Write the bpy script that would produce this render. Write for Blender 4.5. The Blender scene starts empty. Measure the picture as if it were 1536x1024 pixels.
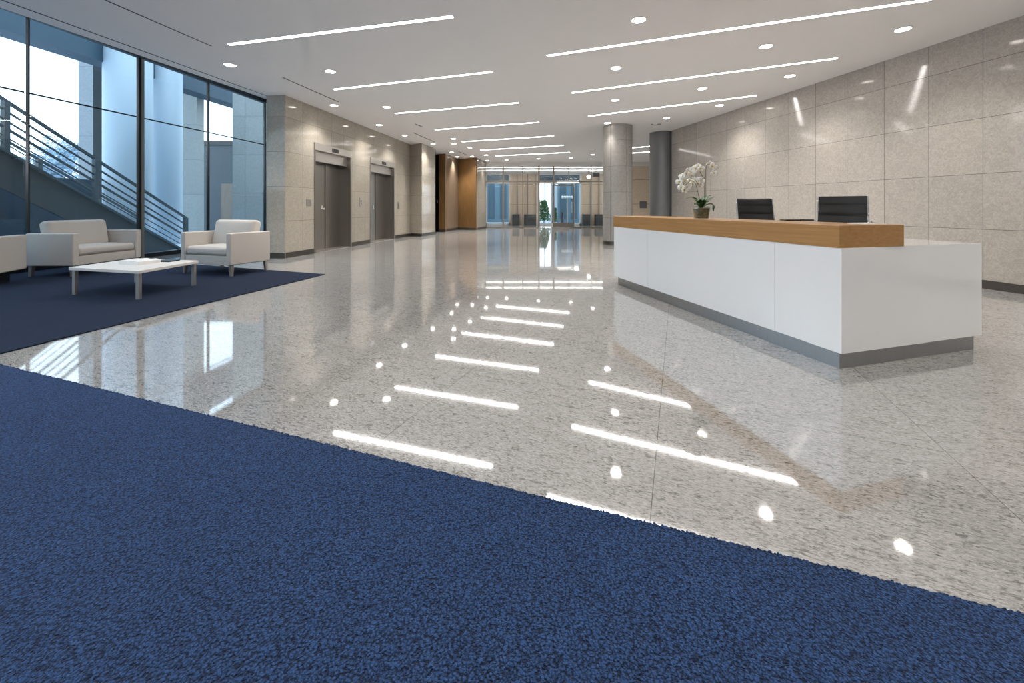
import bpy, bmesh, math, random
from mathutils import Vector, Matrix
random.seed(7)
sc = bpy.context.scene
COL = sc.collection
H = 1.23          # camera height
CZ = 3.96         # ceiling height
F = 600.0         # focal length in pixels of the 1536 wide frame
HY = 311.5        # horizon row
R = math.radians

def pc(px, py, z):
    """point of the photograph on the horizontal plane z"""
    Y = F*(H-z)/(py-HY)
    return Vector(((px-768)/F*Y, Y, z))

# ------------------------------------------------------------------ materials
def mat(name):
    m = bpy.data.materials.new(name); m.use_nodes = True
    nt = m.node_tree; nt.nodes.clear()
    out = nt.nodes.new('ShaderNodeOutputMaterial')
    return m, nt, out

def N(nt, t, **kw):
    n = nt.nodes.new(t)
    for k, v in kw.items():
        if k.startswith('i_'):
            n.inputs[k[2:].replace('_', ' ')].default_value = v
        else:
            setattr(n, k, v)
    return n

def L(nt, a, b): nt.links.new(a, b)

def M1(nt, op, a, b=None, c=None):
    n = nt.nodes.new('ShaderNodeMath'); n.operation = op
    for i, v in enumerate((a, b, c)):
        if v is None: continue
        if isinstance(v, (int, float)): n.inputs[i].default_value = v
        else: nt.links.new(v, n.inputs[i])
    return n.outputs[0]

def mixc(nt, fac, a, b, mode='MIX'):
    n = nt.nodes.new('ShaderNodeMix'); n.data_type = 'RGBA'; n.blend_type = mode
    for idx, v in ((0, fac), (6, a), (7, b)):
        if isinstance(v, (int, float)): n.inputs[idx].default_value = v
        elif isinstance(v, tuple): n.inputs[idx].default_value = (v[0], v[1], v[2], 1)
        else: nt.links.new(v, n.inputs[idx])
    return n.outputs[2]

def principled(nt, out, base=None, rough=.5, metal=0, ior=1.5, coat=0, sheen=0, spec=None):
    p = nt.nodes.new('ShaderNodeBsdfPrincipled')
    if isinstance(base, tuple): p.inputs['Base Color'].default_value = (*base, 1)
    elif base is not None: nt.links.new(base, p.inputs['Base Color'])
    if isinstance(rough, (int, float)): p.inputs['Roughness'].default_value = rough
    else: nt.links.new(rough, p.inputs['Roughness'])
    p.inputs['Metallic'].default_value = metal
    p.inputs['IOR'].default_value = ior
    p.inputs['Coat Weight'].default_value = coat
    p.inputs['Coat Roughness'].default_value = .05
    p.inputs['Sheen Weight'].default_value = sheen
    if spec is not None: p.inputs['Specular IOR Level'].default_value = spec
    nt.links.new(p.outputs[0], out.inputs[0])
    return p

def simple(name, col, rough=.5, metal=0, ior=1.5, coat=0, var=.04, scale=30, bump=0, sheen=0):
    m, nt, out = mat(name)
    tc = N(nt, 'ShaderNodeTexCoord')
    no = N(nt, 'ShaderNodeTexNoise', i_Scale=scale, i_Detail=4.0)
    L(nt, tc.outputs['Object'], no.inputs['Vector'])
    lo = tuple(c*(1-var) for c in col); hi = tuple(min(1, c*(1+var)) for c in col)
    c = mixc(nt, no.outputs[0], lo, hi)
    p = principled(nt, out, c, rough, metal, ior, coat, sheen)
    if bump:
        b = N(nt, 'ShaderNodeBump', i_Strength=bump, i_Distance=.002)
        L(nt, no.outputs[0], b.inputs['Height']); L(nt, b.outputs[0], p.inputs['Normal'])
    return m

def emis(name, col, s):
    m, nt, out = mat(name)
    e = N(nt, 'ShaderNodeEmission'); e.inputs[0].default_value = (*col, 1); e.inputs[1].default_value = s
    L(nt, e.outputs[0], out.inputs[0]); return m

def stone(name, tw, th, z0, col, x0=0.0, rough=.085, radial=None, joint=.0075):
    """polished stone slabs, tw x th, joints at x0 and z0 in object space"""
    m, nt, out = mat(name)
    tc = N(nt, 'ShaderNodeTexCoord'); sp = N(nt, 'ShaderNodeSeparateXYZ')
    L(nt, tc.outputs['Object'], sp.inputs[0])
    if radial:
        x = M1(nt, 'MULTIPLY', M1(nt, 'ARCTAN2', sp.outputs[1], sp.outputs[0]), radial)
    else:
        x = sp.outputs[0]
    z = sp.outputs[2]
    u = M1(nt, 'DIVIDE', M1(nt, 'SUBTRACT', x, x0), tw)
    v = M1(nt, 'DIVIDE', M1(nt, 'SUBTRACT', z, z0), th)
    def edge(w, size):
        f = M1(nt, 'FRACT', w)
        d = M1(nt, 'MINIMUM', f, M1(nt, 'SUBTRACT', 1.0, f))
        return M1(nt, 'LESS_THAN', M1(nt, 'MULTIPLY', d, size), joint/2)
    jn = M1(nt, 'MAXIMUM', edge(u, tw), edge(v, th))
    cb = N(nt, 'ShaderNodeCombineXYZ')
    L(nt, M1(nt, 'FLOOR', u), cb.inputs[0]); L(nt, M1(nt, 'FLOOR', v), cb.inputs[1])
    wn = N(nt, 'ShaderNodeTexWhiteNoise'); L(nt, cb.outputs[0], wn.inputs['Vector'])
    n1 = N(nt, 'ShaderNodeTexNoise', i_Scale=55.0, i_Detail=6.0, i_Roughness=.7, i_Distortion=1.2)
    n2 = N(nt, 'ShaderNodeTexNoise', i_Scale=1.6, i_Detail=3.0)
    n3 = N(nt, 'ShaderNodeTexNoise', i_Scale=15.0, i_Detail=4.0, i_Distortion=1.5)
    for n in (n1, n2, n3): L(nt, tc.outputs['Object'], n.inputs['Vector'])
    r1 = N(nt, 'ShaderNodeMapRange'); r1.inputs[1].default_value = .35; r1.inputs[2].default_value = .65
    L(nt, n1.outputs[0], r1.inputs[0])
    a = tuple(c*.74 for c in col); b = tuple(min(1, c*1.2) for c in col)
    c = mixc(nt, r1.outputs[0], a, b)
    c = mixc(nt, .35, c, mixc(nt, n2.outputs[0], tuple(c_*.85 for c_ in col), tuple(c_*1.12 for c_ in col)))
    r3 = N(nt, 'ShaderNodeMapRange'); r3.inputs[1].default_value = .42; r3.inputs[2].default_value = .58
    r3.inputs[3].default_value = .93; r3.inputs[4].default_value = 1.05
    L(nt, n3.outputs[0], r3.inputs[0])
    wv = M1(nt, 'MULTIPLY', r3.outputs[0], M1(nt, 'MULTIPLY_ADD', wn.outputs[0], .10, .95))
    cc = N(nt, 'ShaderNodeVectorMath', operation='SCALE'); L(nt, c, cc.inputs[0]); L(nt, wv, cc.inputs['Scale'])
    c = mixc(nt, jn, cc.outputs[0], tuple(c_*.27 for c_ in col))
    rg = M1(nt, 'MULTIPLY_ADD', jn, .5, rough)
    principled(nt, out, c, rg, ior=1.4)
    return m

def make_floor():
    m, nt, out = mat('polished_granite_floor')
    g = N(nt, 'ShaderNodeNewGeometry')
    mp = N(nt, 'ShaderNodeMapping'); mp.inputs['Rotation'].default_value = (0, 0, R(22.5))
    L(nt, g.outputs['Position'], mp.inputs[0])
    sp = N(nt, 'ShaderNodeSeparateXYZ'); L(nt, mp.outputs[0], sp.inputs[0])
    T = 1.35
    u = M1(nt, 'DIVIDE', M1(nt, 'ADD', sp.outputs[0], .10), T); v = M1(nt, 'DIVIDE', sp.outputs[1], T)
    def edge(w):
        f = M1(nt, 'FRACT', w)
        return M1(nt, 'LESS_THAN', M1(nt, 'MULTIPLY', M1(nt, 'MINIMUM', f, M1(nt, 'SUBTRACT', 1.0, f)), T), .0015)
    jn = M1(nt, 'MAXIMUM', edge(u), edge(v))
    cb = N(nt, 'ShaderNodeCombineXYZ'); L(nt, M1(nt, 'FLOOR', u), cb.inputs[0]); L(nt, M1(nt, 'FLOOR', v), cb.inputs[1])
    wn = N(nt, 'ShaderNodeTexWhiteNoise'); L(nt, cb.outputs[0], wn.inputs['Vector'])
    st = N(nt, 'ShaderNodeMapping'); st.inputs['Scale'].default_value = (.34, 1, 1); L(nt, mp.outputs[0], st.inputs[0])
    def noise(scale, det, dist, rough=.6, src=st):
        n = N(nt, 'ShaderNodeTexNoise', i_Scale=scale, i_Detail=det, i_Distortion=dist, i_Roughness=rough)
        L(nt, src.outputs[0], n.inputs['Vector']); return n.outputs[0]
    def ramp(x, a, b, lo, hi):
        r = N(nt, 'ShaderNodeMapRange'); L(nt, x, r.inputs[0])
        for i, q in enumerate((a, b, lo, hi)): r.inputs[i+1].default_value = q
        return r.outputs[0]
    fine = ramp(noise(130, 5, .8, .75), .36, .60, 0, 1)
    dark = ramp(noise(62, 3, 1.6), .54, .63, 0, 1)
    big = noise(2.2, 3, .5)
    mid = ramp(noise(16, 4, 1.0), .35, .65, 0, 1)
    c = mixc(nt, fine, FLOOR_LO, FLOOR_HI)
    c = mixc(nt, M1(nt, 'MULTIPLY', dark, .95), c, FLOOR_DK)
    c = mixc(nt, M1(nt, 'MULTIPLY', mid, .22), c, tuple(min(1, q*1.1) for q in FLOOR_HI))
    c = mixc(nt, M1(nt, 'MULTIPLY', big, .35), c, tuple(q*.82 for q in FLOOR_HI))
    s = N(nt, 'ShaderNodeVectorMath', operation='SCALE'); L(nt, c, s.inputs[0])
    L(nt, M1(nt, 'MULTIPLY_ADD', wn.outputs[0], .06, .97), s.inputs['Scale'])
    c = mixc(nt, jn, s.outputs[0], (.06, .056, .05))
    rg = M1(nt, 'ADD', M1(nt, 'MULTIPLY', jn, .03), M1(nt, 'MULTIPLY_ADD', fine, .02, .03))
    p = principled(nt, out, c, rg, ior=FLOOR_IOR)
    L(nt, M1(nt, 'MULTIPLY_ADD', jn, -.30, .5), p.inputs['Specular IOR Level'])
    b = N(nt, 'ShaderNodeBump', i_Strength=.012, i_Distance=.001)
    L(nt, noise(9, 2, 0, .5, mp), b.inputs['Height']); L(nt, b.outputs[0], p.inputs['Normal'])
    return m

def make_carpet(name, lo, hi, scale, bump, dist, sheen=.25):
    m, nt, out = mat(name)
    g = N(nt, 'ShaderNodeNewGeometry')
    def noise(scale, det, dist_, rough):
        n = N(nt, 'ShaderNodeTexNoise', i_Scale=scale, i_Detail=det, i_Distortion=dist_, i_Roughness=rough)
        L(nt, g.outputs['Position'], n.inputs['Vector']); return n.outputs[0]
    n1 = noise(scale, 3, 1.6, .55)
    vo = N(nt, 'ShaderNodeTexVoronoi', i_Scale=scale*1.1); 
    wob = N(nt, 'ShaderNodeVectorMath', operation='MULTIPLY_ADD')
    nn = N(nt, 'ShaderNodeTexNoise', i_Scale=scale*.5, i_Detail=1.0); L(nt, g.outputs['Position'], nn.inputs['Vector'])
    L(nt, nn.outputs[1], wob.inputs[0]); wob.inputs[1].default_value = (1.6/scale,)*3; L(nt, g.outputs['Position'], wob.inputs[2])
    L(nt, wob.outputs[0], vo.inputs['Vector'])
    vo.feature = 'F1'
    hgt = M1(nt, 'SUBTRACT', 1.0, vo.outputs['Distance'])
    h = M1(nt, 'MULTIPLY_ADD', hgt, .5, M1(nt, 'MULTIPLY', n1, .9))
    r = N(nt, 'ShaderNodeMapRange'); L(nt, h, r.inputs[0]); r.inputs[1].default_value = .60; r.inputs[2].default_value = .90
    big = noise(2.5, 3, .3, .5)
    c = mixc(nt, r.outputs[0], lo, hi)  # pits between loops darkened in the colour, standing in for their shade
    sc_ = N(nt, 'ShaderNodeVectorMath', operation='SCALE'); L(nt, c, sc_.inputs[0])
    L(nt, M1(nt, 'MULTIPLY_ADD', big, .35, .83), sc_.inputs['Scale'])
    p = principled(nt, out, sc_.outputs[0], .95, ior=1.3, sheen=sheen)
    p.inputs['Sheen Tint'].default_value = (.35, .5, 1, 1); p.inputs['Sheen Roughness'].default_value = .5
    b = N(nt, 'ShaderNodeBump', i_Strength=bump, i_Distance=dist)
    L(nt, h, b.inputs['Height']); L(nt, b.outputs[0], p.inputs['Normal'])
    return m

def make_glass(name, tint, ior=1.5):
    m, nt, out = mat(name)
    t = N(nt, 'ShaderNodeBsdfTransparent'); t.inputs[0].default_value = (*tint, 1)
    gl = N(nt, 'ShaderNodeBsdfGlossy'); gl.inputs['Roughness'].default_value = 0; gl.inputs[0].default_value = (1, 1, 1, 1)
    # Schlick reflectance, the same from both faces of the sheet
    g = N(nt, 'ShaderNodeNewGeometry'); dt = N(nt, 'ShaderNodeVectorMath', operation='DOT_PRODUCT')
    L(nt, g.outputs['Incoming'], dt.inputs[0]); L(nt, g.outputs['Normal'], dt.inputs[1])
    f0 = ((ior-1)/(ior+1))**2
    fr = M1(nt, 'MULTIPLY_ADD', M1(nt, 'POWER', M1(nt, 'SUBTRACT', 1.0, M1(nt, 'ABSOLUTE', dt.outputs['Value'])), 5.0), 1-f0, f0)
    mx = N(nt, 'ShaderNodeMixShader'); L(nt, fr, mx.inputs[0]); L(nt, t.outputs[0], mx.inputs[1]); L(nt, gl.outputs[0], mx.inputs[2])
    L(nt, mx.outputs[0], out.inputs[0]); return m

def make_wood(name, a, b, rough=.3, axis=(0.6, 6, 14)):
    m, nt, out = mat(name)
    tc = N(nt, 'ShaderNodeTexCoord'); mp = N(nt, 'ShaderNodeMapping'); mp.inputs['Scale'].default_value = axis
    L(nt, tc.outputs['Object'], mp.inputs[0])
    n = N(nt, 'ShaderNodeTexNoise', i_Scale=3.0, i_Detail=8.0, i_Distortion=.7, i_Roughness=.65)
    n2 = N(nt, 'ShaderNodeTexNoise', i_Scale=26.0, i_Detail=3.0)
    L(nt, mp.outputs[0], n.inputs['Vector']); L(nt, mp.outputs[0], n2.inputs['Vector'])
    r = N(nt, 'ShaderNodeMapRange'); L(nt, n.outputs[0], r.inputs[0]); r.inputs[1].default_value = .32; r.inputs[2].default_value = .68
    c = mixc(nt, r.outputs[0], a, b)
    c = mixc(nt, M1(nt, 'MULTIPLY', n2.outputs[0], .3), c, tuple(q*.7 for q in a))
    principled(nt, out, c, rough, ior=1.5)
    return m

def make_brushed(name, col, rough=.32, metal=.9):
    m, nt, out = mat(name)
    tc = N(nt, 'ShaderNodeTexCoord'); mp = N(nt, 'ShaderNodeMapping'); mp.inputs['Scale'].default_value = (180, 180, 1.5)
    L(nt, tc.outputs['Object'], mp.inputs[0])
    n = N(nt, 'ShaderNodeTexNoise', i_Scale=1.0, i_Detail=3.0); L(nt, mp.outputs[0], n.inputs['Vector'])
    c = mixc(nt, n.outputs[0], tuple(q*.88 for q in col), tuple(q*1.1 for q in col))
    principled(nt, out, c, rough, metal)
    return m

FLOOR_LO = (.125, .122, .12); FLOOR_HI = (.49, .485, .48); FLOOR_DK = (.035, .034, .034); FLOOR_IOR = 3.1
WALLC = (.435, .402, .365)
M_floor = make_floor()
M_carpet = make_carpet('blue_loop_carpet', (.0005, .004, .016), (.034, .102, .27), 105, 1.0, .011)
M_rug = make_carpet('navy_rug', (.006, .011, .026), (.014, .026, .058), 210, .5, .004, .04)
M_stoneL = stone('beige_stone_left', .63, .845, .06, (.41, .375, .325))
M_stoneR = stone('beige_stone_right', .685, .85, .05, WALLC)
M_stoneC = stone('grey_stone_column', .52, .845, .05, (.33, .315, .30), radial=.48, rough=.22)
M_stoneX = stone('outdoor_concrete', 1.2, 1.3, 0, (.27, .29, .31), rough=.6)
M_stoneX2 = stone('outdoor_pale_stone', 1.3, 1.5, .3, (.30, .31, .30), rough=.5)
M_ceil = simple('white_ceiling_paint', (.80, .785, .78), .9, var=.01, scale=3)
M_white = simple('white_painted_metal', (.78, .78, .77), .45, var=.02)
M_lacq = simple('white_gloss_lacquer', (.90, .91, .93), .08, var=.006, scale=2, ior=1.5, coat=.5)
M_oak = make_wood('oak_veneer', (.37, .185, .062), (.51, .285, .11), .3, (.5, 5, 16))
M_oakv = make_wood('oak_wall_panel', (.16, .085, .03), (.25, .14, .055), .35, (6, 5, .5))
M_taupe = make_wood('taupe_wall_panel', (.17, .125, .09), (.235, .18, .135), .35, (6, 5, .5))
M_steel = make_brushed('brushed_steel', (.33, .31, .29), .3)
M_steel_lt = make_brushed('pale_brushed_steel', (.55, .52, .49), .34)
M_kick = make_brushed('steel_plinth', (.36, .37, .38), .28)
M_gun = simple('gunmetal', (.22, .225, .235), .5, .6, var=.03)
M_chrome = simple('chrome', (.82, .82, .82), .12, 1)
M_black = simple('black_frame', (.008, .009, .010), .35)
M_dark = simple('dark_metal', (.05, .05, .052), .4, .6)
M_base = simple('dark_baseboard', (.085, .075, .068), .3, .5)
M_fab = simple('warm_grey_fabric', (.57, .53, .49), .85, var=.06, scale=160, bump=.25, sheen=.15)
M_fabl = simple('warm_grey_leather', (.54, .50, .46), .5, var=.03, scale=60, bump=.08)
M_ttop = simple('cream_tabletop', (.78, .74, .70), .35, var=.02)
M_leg = make_brushed('table_leg_steel', (.45, .42, .40), .35, .7)
M_leather = simple('black_leather', (.012, .012, .013), .38, var=.1, scale=80, bump=.1)
M_blackp = simple('black_plastic', (.012, .012, .014), .3)
M_paper = simple('white_paper', (.85, .85, .84), .6, var=.01)
M_mull = make_brushed('bronze_mullion', (.34, .30, .26), .35, .8)
M_glass = make_glass('blue_tinted_window_glass', (.885, .945, .965), 1.52)
M_glass2 = make_glass('clear_partition_glass', (.965, .98, .985), 1.4)
M_potg = make_glass('pot_glass', (.9, .93, .93), 1.45)
M_strip = emis('strip_light', (1, .96, .91), 26)
M_disc = emis('downlight_lens', (1, .94, .85), 16)
M_cove = emis('vestibule_light', (1, .95, .87), 9)
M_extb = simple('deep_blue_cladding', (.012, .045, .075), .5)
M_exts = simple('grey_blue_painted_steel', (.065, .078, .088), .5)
M_extrail = simple('galvanised_rail', (.10, .125, .14), .45, .3)
M_extcol = simple('pale_blue_column', (.42, .50, .57), .5, var=.03, scale=1)
M_snow = simple('snow', (.60, .67, .74), .9, var=.06, scale=2)
M_pave = simple('pale_paving', (.45, .48, .50), .8, var=.1, scale=2)
M_frost = simple('frosted_leaves', (.36, .46, .54), .9, var=.75, scale=5)
M_twig = simple('frosted_twigs', (.22, .31, .38), .9, var=.5, scale=8)
M_pier = stone('cream_panel', 20, 1.45, .0, (.70, .58, .46), x0=-10, rough=.35, joint=.02)
M_box = simple('charcoal_laminate', (.055, .062, .07), .5)
M_bluebld = simple('blue_grey_cladding', (.10, .17, .21), .5, var=.2, scale=.6)
M_bluebld2 = simple('slate_blue_panel', (.045, .085, .11), .5)
M_leaf = simple('green_leaf', (.022, .095, .018), .35, var=.4, scale=12)
M_petal = simple('white_petal', (.93, .92, .88), .5, var=.04, scale=20)
M_lip = simple('yellow_lip', (.72, .55, .16), .5, var=.3, scale=60)
M_stem = simple('green_brown_stem', (.10, .085, .03), .5)
M_shrub = simple('shrub_leaf', (.03, .16, .035), .5, var=.6, scale=14)

def bark():
    m, nt, out = mat('orchid_bark')
    tc = N(nt, 'ShaderNodeTexCoord'); v = N(nt, 'ShaderNodeTexVoronoi', i_Scale=38.0)
    L(nt, tc.outputs['Object'], v.inputs['Vector'])
    c = mixc(nt, M1(nt, 'FRACT', M1(nt, 'MULTIPLY', v.outputs['Color'], 1.7)), (.035, .025, .012), (.30, .22, .11))
    c = mixc(nt, M1(nt, 'MULTIPLY', v.outputs['Distance'], .8), c, (.10, .12, .09))
    principled(nt, out, c, .5); return m
M_bark = bark()

# ------------------------------------------------------------------ builders
class MB:
    def __init__(s): s.v = []; s.f = []
    def add(s, verts, faces):
        o = len(s.v); s.v += [tuple(p) for p in verts]; s.f += [tuple(i+o for i in f) for f in faces]; return s
    def box(s, x0, x1, y0, y1, z0, z1):
        return s.prism([(x0, y0), (x1, y0), (x1, y1), (x0, y1)], z0, z1)
    def prism(s, poly, z0, z1):
        a = sum(poly[i][0]*poly[(i+1) % len(poly)][1]-poly[(i+1) % len(poly)][0]*poly[i][1] for i in range(len(poly)))
        if a < 0: poly = poly[::-1]
        n = len(poly)
        vs = [(p[0], p[1], z0) for p in poly]+[(p[0], p[1], z1) for p in poly]
        fs = [tuple(range(n))[::-1], tuple(range(n, 2*n))]+[(i, (i+1) % n, (i+1) % n+n, i+n) for i in range(n)]
        return s.add(vs, fs)
    def bar(s, a, b, w, h=None, up=(0, 0, 1)):
        """rectangular bar from a to b, w across, h along up"""
        h = h or w; a = Vector(a); b = Vector(b); d = (b-a).normalized(); u = Vector(up)
        if abs(d.dot(u)) > .98: u = Vector((0, 1, 0))
        x = d.cross(u).normalized(); y = x.cross(d).normalized()
        vs = []
        for p in (a, b):
            for i, j in ((-1, -1), (1, -1), (1, 1), (-1, 1)):
                vs.append(p+x*(w/2*i)+y*(h/2*j))
        return s.add(vs, [(3, 2, 1, 0), (4, 5, 6, 7), (0, 1, 5, 4), (1, 2, 6, 5), (2, 3, 7, 6), (3, 0, 4, 7)])
    def tube(s, pts, rad, n=10):
        pts = [Vector(p) for p in pts]; m = len(pts)
        rad = rad if isinstance(rad, (list, tuple)) else [rad]*m
        vs = []; prev = None
        for i, p in enumerate(pts):
            d = (pts[min(i+1, m-1)]-pts[max(i-1, 0)]).normalized()
            if prev is None:
                u = Vector((0, 0, 1)) if abs(d.z) < .9 else Vector((1, 0, 0))
                x = d.cross(u).normalized()
            else:
                x = (prev-d*prev.dot(d)).normalized()
            prev = x; y = d.cross(x)
            for k in range(n):
                t = 2*math.pi*k/n; vs.append(p+(x*math.cos(t)+y*math.sin(t))*rad[i])
        fs = [(i*n+k, i*n+(k+1) % n, (i+1)*n+(k+1) % n, (i+1)*n+k) for i in range(m-1) for k in range(n)]
        fs += [tuple(range(n))[::-1], tuple(range((m-1)*n, m*n))]
        return s.add(vs, fs)
    def lathe(s, prof, n=32, c=(0, 0)):
        """prof: list of (r, z) bottom to top outside"""
        vs = []; m = len(prof)
        for r_, z in prof:
            for k in range(n):
                t = 2*math.pi*k/n; vs.append((c[0]+r_*math.cos(t), c[1]+r_*math.sin(t), z))
        fs = [(i*n+k, i*n+(k+1) % n, (i+1)*n+(k+1) % n, (i+1)*n+k) for i in range(m-1) for k in range(n)]
        fs += [tuple(range(n))[::-1], tuple(range((m-1)*n, m*n))]
        return s.add(vs, fs)
    def build(s, name, m, parent=None, loc=(0, 0, 0), rot=(0, 0, 0), bevel=0, seg=2, smooth=False):
        me = bpy.data.meshes.new(name); me.from_pydata(s.v, [], s.f); me.update()
        bm = bmesh.new(); bm.from_mesh(me); bmesh.ops.recalc_face_normals(bm, faces=bm.faces); bm.to_mesh(me); bm.free()
        me.materials.append(m)
        o = bpy.data.objects.new(name, me); COL.objects.link(o)
        o.location = loc; o.rotation_euler = rot
        if parent: o.parent = parent
        if smooth or bevel:
            for p in me.polygons: p.use_smooth = True
        if bevel:
            b = o.modifiers.new('bevel', 'BEVEL'); b.width = bevel; b.segments = seg; b.limit_method = 'ANGLE'
            b.angle_limit = R(30); b.harden_normals = True
        elif smooth:
            me.set_sharp_from_angle(angle=R(smooth if smooth is not True else 40))
        return o

def rbox(w, d, h, r, bulge=0, n=16, side=0):
    """soft cushion centred on the origin; bulge puffs the top, side puffs the front"""
    hs = (w/2, d/2, h/2)
    def line(hh):
        e = min(r*1.05, hh*.98)
        a = [-hh+e*t for t in (0, .12, .3, .55, .8, 1)]
        b = [-x for x in a[::-1]]
        k = n-4
        mid = [a[-1]+(b[0]-a[-1])*(i/k) for i in range(1, k)]
        return a+mid+b
    ls = [line(q) for q in hs]
    idx = {}; vs = []; fs = []
    def vid(p):
        key = tuple(round(q, 5) for q in p)
        if key not in idx:
            c = [max(-(hs[i]-r), min(hs[i]-r, p[i])) for i in range(3)]
            dd = Vector(p)-Vector(c)
            q = Vector(c)+(dd.normalized()*r if dd.length > 1e-9 else dd)
            a, b = p[0]/hs[0], p[1]/hs[1]; cz = p[2]/hs[2]
            q.z += bulge*(1-a**2)*(1-b**2)*(1 if p[2] > 0 else -.3)*(abs(cz))
            q.y += (-1 if p[1] < 0 else .5)*side*(1-a**2)*(1-cz**2)*abs(b)
            idx[key] = len(vs); vs.append(tuple(q))
        return idx[key]
    for ax in range(3):
        u, v = [i for i in range(3) if i != ax]
        for sgn in (-1, 1):
            for i in range(len(ls[u])-1):
                for j in range(len(ls[v])-1):
                    q = []
                    for a, b in ((i, j), (i+1, j), (i+1, j+1), (i, j+1)):
                        p = [0, 0, 0]; p[ax] = sgn*hs[ax]; p[u] = ls[u][a]; p[v] = ls[v][b]; q.append(vid(p))
                    fs.append(tuple(q))
    m = MB(); m.add(vs, fs); return m

def tag(o, label=None, cat=None, group=None, kind=None):
    if label: o['label'] = label
    if cat: o['category'] = cat
    if group: o['group'] = group
    if kind: o['kind'] = kind
    return o

def thing(name, label, cat, loc=(0, 0, 0), rz=0, group=None):
    o = bpy.data.objects.new(name, None); COL.objects.link(o)
    o.location = loc; o.rotation_euler = (0, 0, rz); o.empty_display_size = .2
    return tag(o, label, cat, group)

def copy_tree(o, parent=None):
    c = o.copy(); COL.objects.link(c)
    if parent: c.parent = parent
    for ch in [q for q in list(bpy.data.objects) if q.parent is o]: copy_tree(ch, c)
    return c

def struct(o): o['kind'] = 'structure'; return o

# ------------------------------------------------------------------ room shell
WX = lambda Y: -10+.1*Y                      # window line
struct(MB().prism([(-10.6, -4.2), (9.6, -4.2), (12.2, 14), (12.2, 28.6), (-6, 28.6), (-8.7, 14.1)], -.3, 0).build('floor', M_floor))
struct(MB().prism([(-8.72, -4.2), (9.6, -4.2), (12.2, 14), (12.2, 24.06), (-5.5, 24.06), (-6.1, 10.4)], CZ, CZ+.25).build('ceiling', M_ceil))
# raised ceiling of the slot between the ceiling edge and the tall glazing
struct(MB().prism([(-8.75, -4.2), (-6.13, 10.3), (-8.55, 14.1), (-8.75, 14.1), (-10.6, -4.2)], 5.0, 5.2).build('ceiling', M_ceil))
struct(MB().prism([(-8.72, -4.2), (-6.11, 10.3), (-6.03, 10.3), (-8.64, -4.2)], CZ+.25, 5.0).build('trim_1', M_ceil))
# dark strip standing in for the shaded groove beside the ceiling edge
struct(MB().prism([(-8.19, -4), (-5.99, 9.80), (-5.965, 9.80), (-8.165, -4)], CZ-.004, CZ+.02).build('trim_2', M_dark))

def wall(name, p0, p1, z0, z1, m, thick=.25, holes=(), base=True, bname=None, first=None):
    """stone wall: local x from p0 to p1, local +y away from the room"""
    p0 = Vector((*p0, 0)); p1 = Vector((*p1, 0)); d = p1-p0; Ln = d.length; a = math.atan2(d.y, d.x)
    bb = MB(); x = 0
    def piece(x0, x1, th, za):
        o = struct(MB().box(x0, x1, 0, th, za, z1).build(name, m, loc=p0, rot=(0, 0, a))); return o
    for (h0, h1, hz) in holes:
        piece(x, h0, first if (first and x == 0) else thick, z0); bb.box(x+(.05 if x else .001), h0-.05, -.012, .01, 0, .13)
        piece(h0, h1, thick, hz); x = h1
    piece(x, Ln, thick, z0); bb.box(x+(.05 if holes else .001), Ln, -.012, .01, 0, .13)
    if base: struct(bb.build(bname or name.replace('wall', 'baseboard'), M_base, loc=p0, rot=(0, 0, a)))
    return p0, a

A = (-5.504, 9.72); DL = Vector((.1455, .9894))
E1 = (1.13, 2.91); E2 = (4.17, 6.04)
Bc = (A[0]+DL.x*7.68, A[1]+DL.y*7.68)
pA, aL = wall('wall_left', A, Bc, 0, CZ, M_stoneL, .6, [(E1[0], E1[1], 2.99), (E2[0], E2[1], 2.97)], first=.47)
wall('wall_left', (-5.99, 9.765), (-5.502, 9.693), 0, 5.0, M_stoneL, .02)
wall('wall_left', (-8.6, 13.97), (-5.99, 9.765), 0, 5.0, M_stoneL, .2, base=False)
Cc = (-3.83, 16.95)
wall('wall_left', Bc, Cc, 0, CZ, M_stoneL, .03)
Dc = (-3.56, 18.5)
wall('wall_left', Cc, Dc, 0, CZ, M_stoneL, .03)
dk = bpy.data.objects.new('door_2', None); COL.objects.link(dk); dk.location = (-3.95, 20.7, 0); struct(dk)
MB().prism([(0, 0), (.23, -.35), (.35, -.25), (.12, .12)], 0, CZ).build('door_leaf', M_dark, dk)
MB().box(.10, .16, -.26, -.18, 1.48, 1.62).build('door_handle', M_chrome, dk, bevel=.005)
wall('wall_left', Dc, (-3.95, 20.7), 0, CZ, M_dark, .2, base=False)
W1 = (-3.37, 20.2); W2 = (-3.02, 22.5); W3 = (-1.96, 21.8); W4 = (-1.55, 24.0)
wall('wall_left', (-3.72, 20.35), W1, 0, CZ, M_oakv, .1)
wall('wall_left', W1, W2, 0, CZ, M_taupe, .02)
wall('wall_left', W2, W3, 0, CZ, M_oakv, .1)
wall('wall_left', W3, W4, 0, CZ, M_stoneL, .02)
# right wall, far end to near end
RX = lambda Y: 8.339-.189*Y
RS = 14.18
wall('wall_right', (RX(RS), RS), (RX(-4.1), -4.1), 0, CZ, M_stoneR, .4)
wall('wall_right', (12.0, 24.1), (12.0, 13.5), 0, CZ, M_stoneR, .2)
wall('wall_right', (12.0, 14.2), (6.05, 14.5), 0, CZ, M_stoneR, .2)
wall('wall_back', (RX(-4.0)+.1, -4.0), (-10.5, -4.0), 0, 5.0, M_stoneR, .2)
# far end: header above the glass and stone to its right
struct(MB().box(-1.7, 12, 24.0, 24.12, 3.72, CZ).build('wall_far', M_ceil))
wall('wall_far', (7.08, 24.0), (12.0, 24.0), 0, 3.72, M_pier, .2)

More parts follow.
